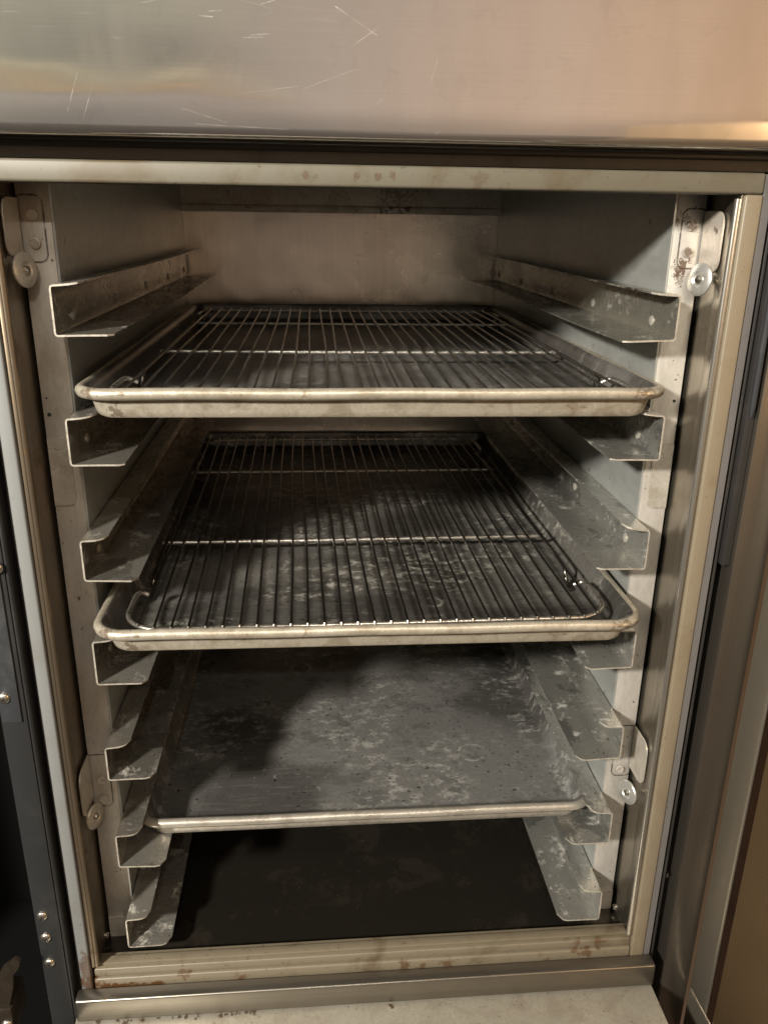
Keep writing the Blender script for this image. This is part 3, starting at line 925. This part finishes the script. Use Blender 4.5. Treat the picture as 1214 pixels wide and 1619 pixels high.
# ------------------------------------------------------------------ wire cooling racks
def cooling_rack(label, loc, rot, mat, bars, w=0.41, l=0.60, count=29, seed=0, zf=0.0175):
    """zf: height of the frame wire's centre above the tray floor"""
    t = thing('wire_rack', label, 'cooling rack', 'wire cooling racks lying in trays', loc)
    t.rotation_euler = rot
    rnd = random.Random(seed)
    hx, rc = w / 2, 0.034
    xs_ = hx - 0.0085                              # side wires

    def smooth(p, k=3, it=1):
        sm = []
        for a, b in zip(p, p[1:]):
            sm += [Vector(a).lerp(Vector(b), q / k) for q in range(k)]
        sm.append(Vector(p[-1]))
        for _ in range(it):
            sm = [sm[0]] + [(sm[q - 1] + sm[q] * 2 + sm[q + 1]) / 4 for q in range(1, len(sm) - 1)] + [sm[-1]]
        return sm
    # front and back bows: a wire round the corners whose ends turn in under the side wires
    for e in (0, 1):
        def Y(y):
            return y if e == 0 else l - y
        half = [(xs_ - 0.002, Y(0.0745), zf - 0.004), (xs_ + 0.003, Y(0.0735), zf - 0.001), (hx - 0.002, Y(0.0715), zf), (hx, Y(0.066), zf), (hx, Y(rc), zf)]
        half += [(hx - rc + rc * math.cos(a), Y(rc - rc * math.sin(a)), zf) for a in [PI / 2 * q / 9 for q in range(1, 10)]]
        path = half + [(-x, y, z) for x, y, z in reversed(half)]
        bm = bmesh.new()
        tube(bm, smooth(path, 2), 0.0020, 10)
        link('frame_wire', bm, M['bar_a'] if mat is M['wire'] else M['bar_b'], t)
    for sx in (-1, 1):
        x = sx * xs_
        p = [(x + sx * .002, 0.090, 0.0022), (x + sx * .002, 0.098, 0.0022), (x + sx * .001, 0.104, 0.006), (x, 0.107, zf - 0.004), (x, 0.114, zf), (x, l / 2, zf),
             (x, l - 0.114, zf), (x, l - 0.107, zf - 0.004), (x + sx * .001, l - 0.104, 0.006), (x + sx * .002, l - 0.098, 0.0022), (x + sx * .002, l - 0.090, 0.0022)]
        bm = bmesh.new()
        tube(bm, smooth(p, 3), 0.0018, 10)
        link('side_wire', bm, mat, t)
    for y in bars:
        bm = bmesh.new()
        tube(bm, [(-hx + 0.004, y, zf - 0.0008), (0, y + rnd.uniform(-.001, .001), zf - 0.0012), (hx - 0.004, y, zf - 0.0008)], 0.0020, 12)
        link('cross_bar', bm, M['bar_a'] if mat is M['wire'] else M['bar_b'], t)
    rw = 0.00115
    for i in range(count):
        x = -hx + 0.0125 + (w - 0.025) * i / (count - 1)
        dx = abs(x) - (hx - rc)                    # where the wire meets the rounded corners of the frame
        ye = 0.0 if dx <= 0 else rc - math.sqrt(max(rc ** 2 - dx ** 2, 0))
        j0, j1 = (rnd.uniform(-.0012, .0012) for _ in range(2))
        if rnd.random() < 0.15:
            j0 *= 2.2
        zt = zf + 0.0026
        y0, y1 = ye - 0.0020, l - ye + 0.0020
        pts = [(x, y0, zf + 0.0008), (x, y0 + 0.0008, zf + 0.0022), (x, y0 + 0.004, zt)]
        for k in range(1, 9):
            f = k / 9
            pts.append((x + j0 * math.sin(PI * f) + j1 * math.sin(2 * PI * f), y0 + (y1 - y0) * f, zt))
        pts += [(x, y1 - 0.004, zt), (x, y1 - 0.0008, zf + 0.0022), (x, y1, zf + 0.0008)]
        bm = bmesh.new()
        tube(bm, pts, [rw * 1.3, rw * 1.35] + [rw] * (len(pts) - 4) + [rw * 1.35, rw * 1.3], 8)
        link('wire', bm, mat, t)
    return t


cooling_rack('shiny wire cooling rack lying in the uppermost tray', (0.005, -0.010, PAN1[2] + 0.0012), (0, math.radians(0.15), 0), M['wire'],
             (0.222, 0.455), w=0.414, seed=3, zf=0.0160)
cooling_rack('dark-toned wire cooling rack lying in the middle tray', (0.0005, -0.0205, PAN2[2] + 0.0012), (0, math.radians(0.35), math.radians(1.0)), M['wire_b'],
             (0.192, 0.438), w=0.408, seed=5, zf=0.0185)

# ------------------------------------------------------------------ open door at the right
door = thing('open_door', 'open hinged cabinet door with rusty inner seam at the right edge, brownish inside', 'door', None, (0.3285, -0.024, 0.0))
# local: x = thickness outward, -y = towards the viewer
boxo('door_core', M['shell'], door, 0.012, 0.060, -0.62, 0.0, -0.470, 0.420, bev=0.003)
boxo('door_border', M['door_edge'], door, 0.000, 0.0115, -0.0335, -0.0005, -0.3900, 0.420, bev=0.0025, seg=3)
boxo('door_border', M['door_edge'], door, 0.000, 0.0115, -0.60, -0.0005, -0.4600, -0.3908, bev=0.0025, seg=3)
boxo('door_seam', M['seam'], door, 0.0015, 0.0118, -0.0455, -0.0340, -0.3900, 0.420)
bm = bmesh.new()
out = rrect(0.27, 0.415, 0.03)
box(bm, -0.0005, 0.0110, -0.58, -0.0450, -0.3880, 0.420, bev=0.004, seg=3)
link('door_liner', bm, M['door_liner'], door)
door.rotation_euler = (0, 0, math.radians(2.0))

# ------------------------------------------------------------------ dark unit at the left
unit = thing('neighbouring_unit', 'dark painted metal upright of the unit standing left of the cabinet', 'equipment')
bm = bmesh.new()
box(bm, -0.3045, -0.2835, -0.0300, -0.0270, -0.75, 0.42, bev=0.001)
box(bm, -0.2834, -0.2812, -0.0290, 0.02, -0.75, 0.42, bev=0.001)
link('upright', bm, M['painted'], unit)
boxo('cover_plate', M['plate'], unit, -0.3030, -0.2872, -0.0318, -0.0302, -0.0415, 0.42, bev=0.0008)
for (x, z, yy) in ((-0.2974, -0.2462, -.0300), (-0.2972, -0.2715, -.0300), (-0.2975, -0.3020, -.0300), (-0.2985, -0.0182, -.0318), (-0.2885, 0.0955, -.0318)):
    bm = bmesh.new()
    lathe(bm, [(0, 0), (0.0050, 0), (0.0049, 0.0008), (0.0040, 0.0019), (0.0022, 0.0026), (0, 0.0028)], along((x, yy, z), (0, -1, 0)), 20)
    sc = link('screw', bm, M['screw'], unit)
    bm = bmesh.new()
    a = random.uniform(0, 1.5)
    for q in (a, a + PI / 2):
        m4 = Matrix.Translation((x, yy - 0.0024, z)) @ Matrix.Rotation(q, 4, 'Y')
        plate(bm, [(-.0017, -.0003), (.0017, -.0003), (.0017, .0003), (-.0017, .0003)], 0.0008, m4 @ Matrix.Rotation(PI / 2, 4, 'X'))
    link('screw_slot', bm, M['slot'], sc)
bm = bmesh.new()
box(bm, -0.75, -0.2815, 0.50, 0.51, -0.75, 0.42)
box(bm, -0.760, -0.7505, -0.026, 0.4995, -0.75, 0.42)
box(bm, -0.75, -0.3050, -0.026, 0.4995, 0.410, 0.42)
box(bm, -0.75, -0.3050, -0.026, 0.4995, -0.75, -0.74)
link('dark_interior', bm, M['void'], unit)

# ------------------------------------------------------------------ small bracket at the lower left
bk = thing('metal_hook', 'small brown metal hook at the lower left, beside the three screws', 'hook', None, (-0.335, -0.045, -0.330))
bm = bmesh.new()
m4 = Matrix(((1, 0, 0, 0), (0, 0, -1, 0), (0, 1, 0, 0), (0, 0, 0, 1)))
plate(bm, [(-.05, .030), (-.004, .030), (.004, .045), (.016, .055), (.020, .052), (.018, .044), (.012, .036), (.010, .020), (.004, .0), (-.05, .0)], 0.004, m4)
link('hook_arm', bm, M['brown_metal'], bk)
bm = bmesh.new()
box(bm, -.05, .006, -0.006, 0.030, -0.034, -0.002, bev=0.002)
link('hook_block', bm, M['brown_metal'], bk)
bm = bmesh.new()
lathe(bm, [(0, 0), (0.005, 0), (0.0048, 0.001), (0.003, 0.0026), (0, 0.003)], along((0.0, -0.006, -0.020), (0, -1, 0)), 18)
link('bolt', bm, M['screw'], bk)
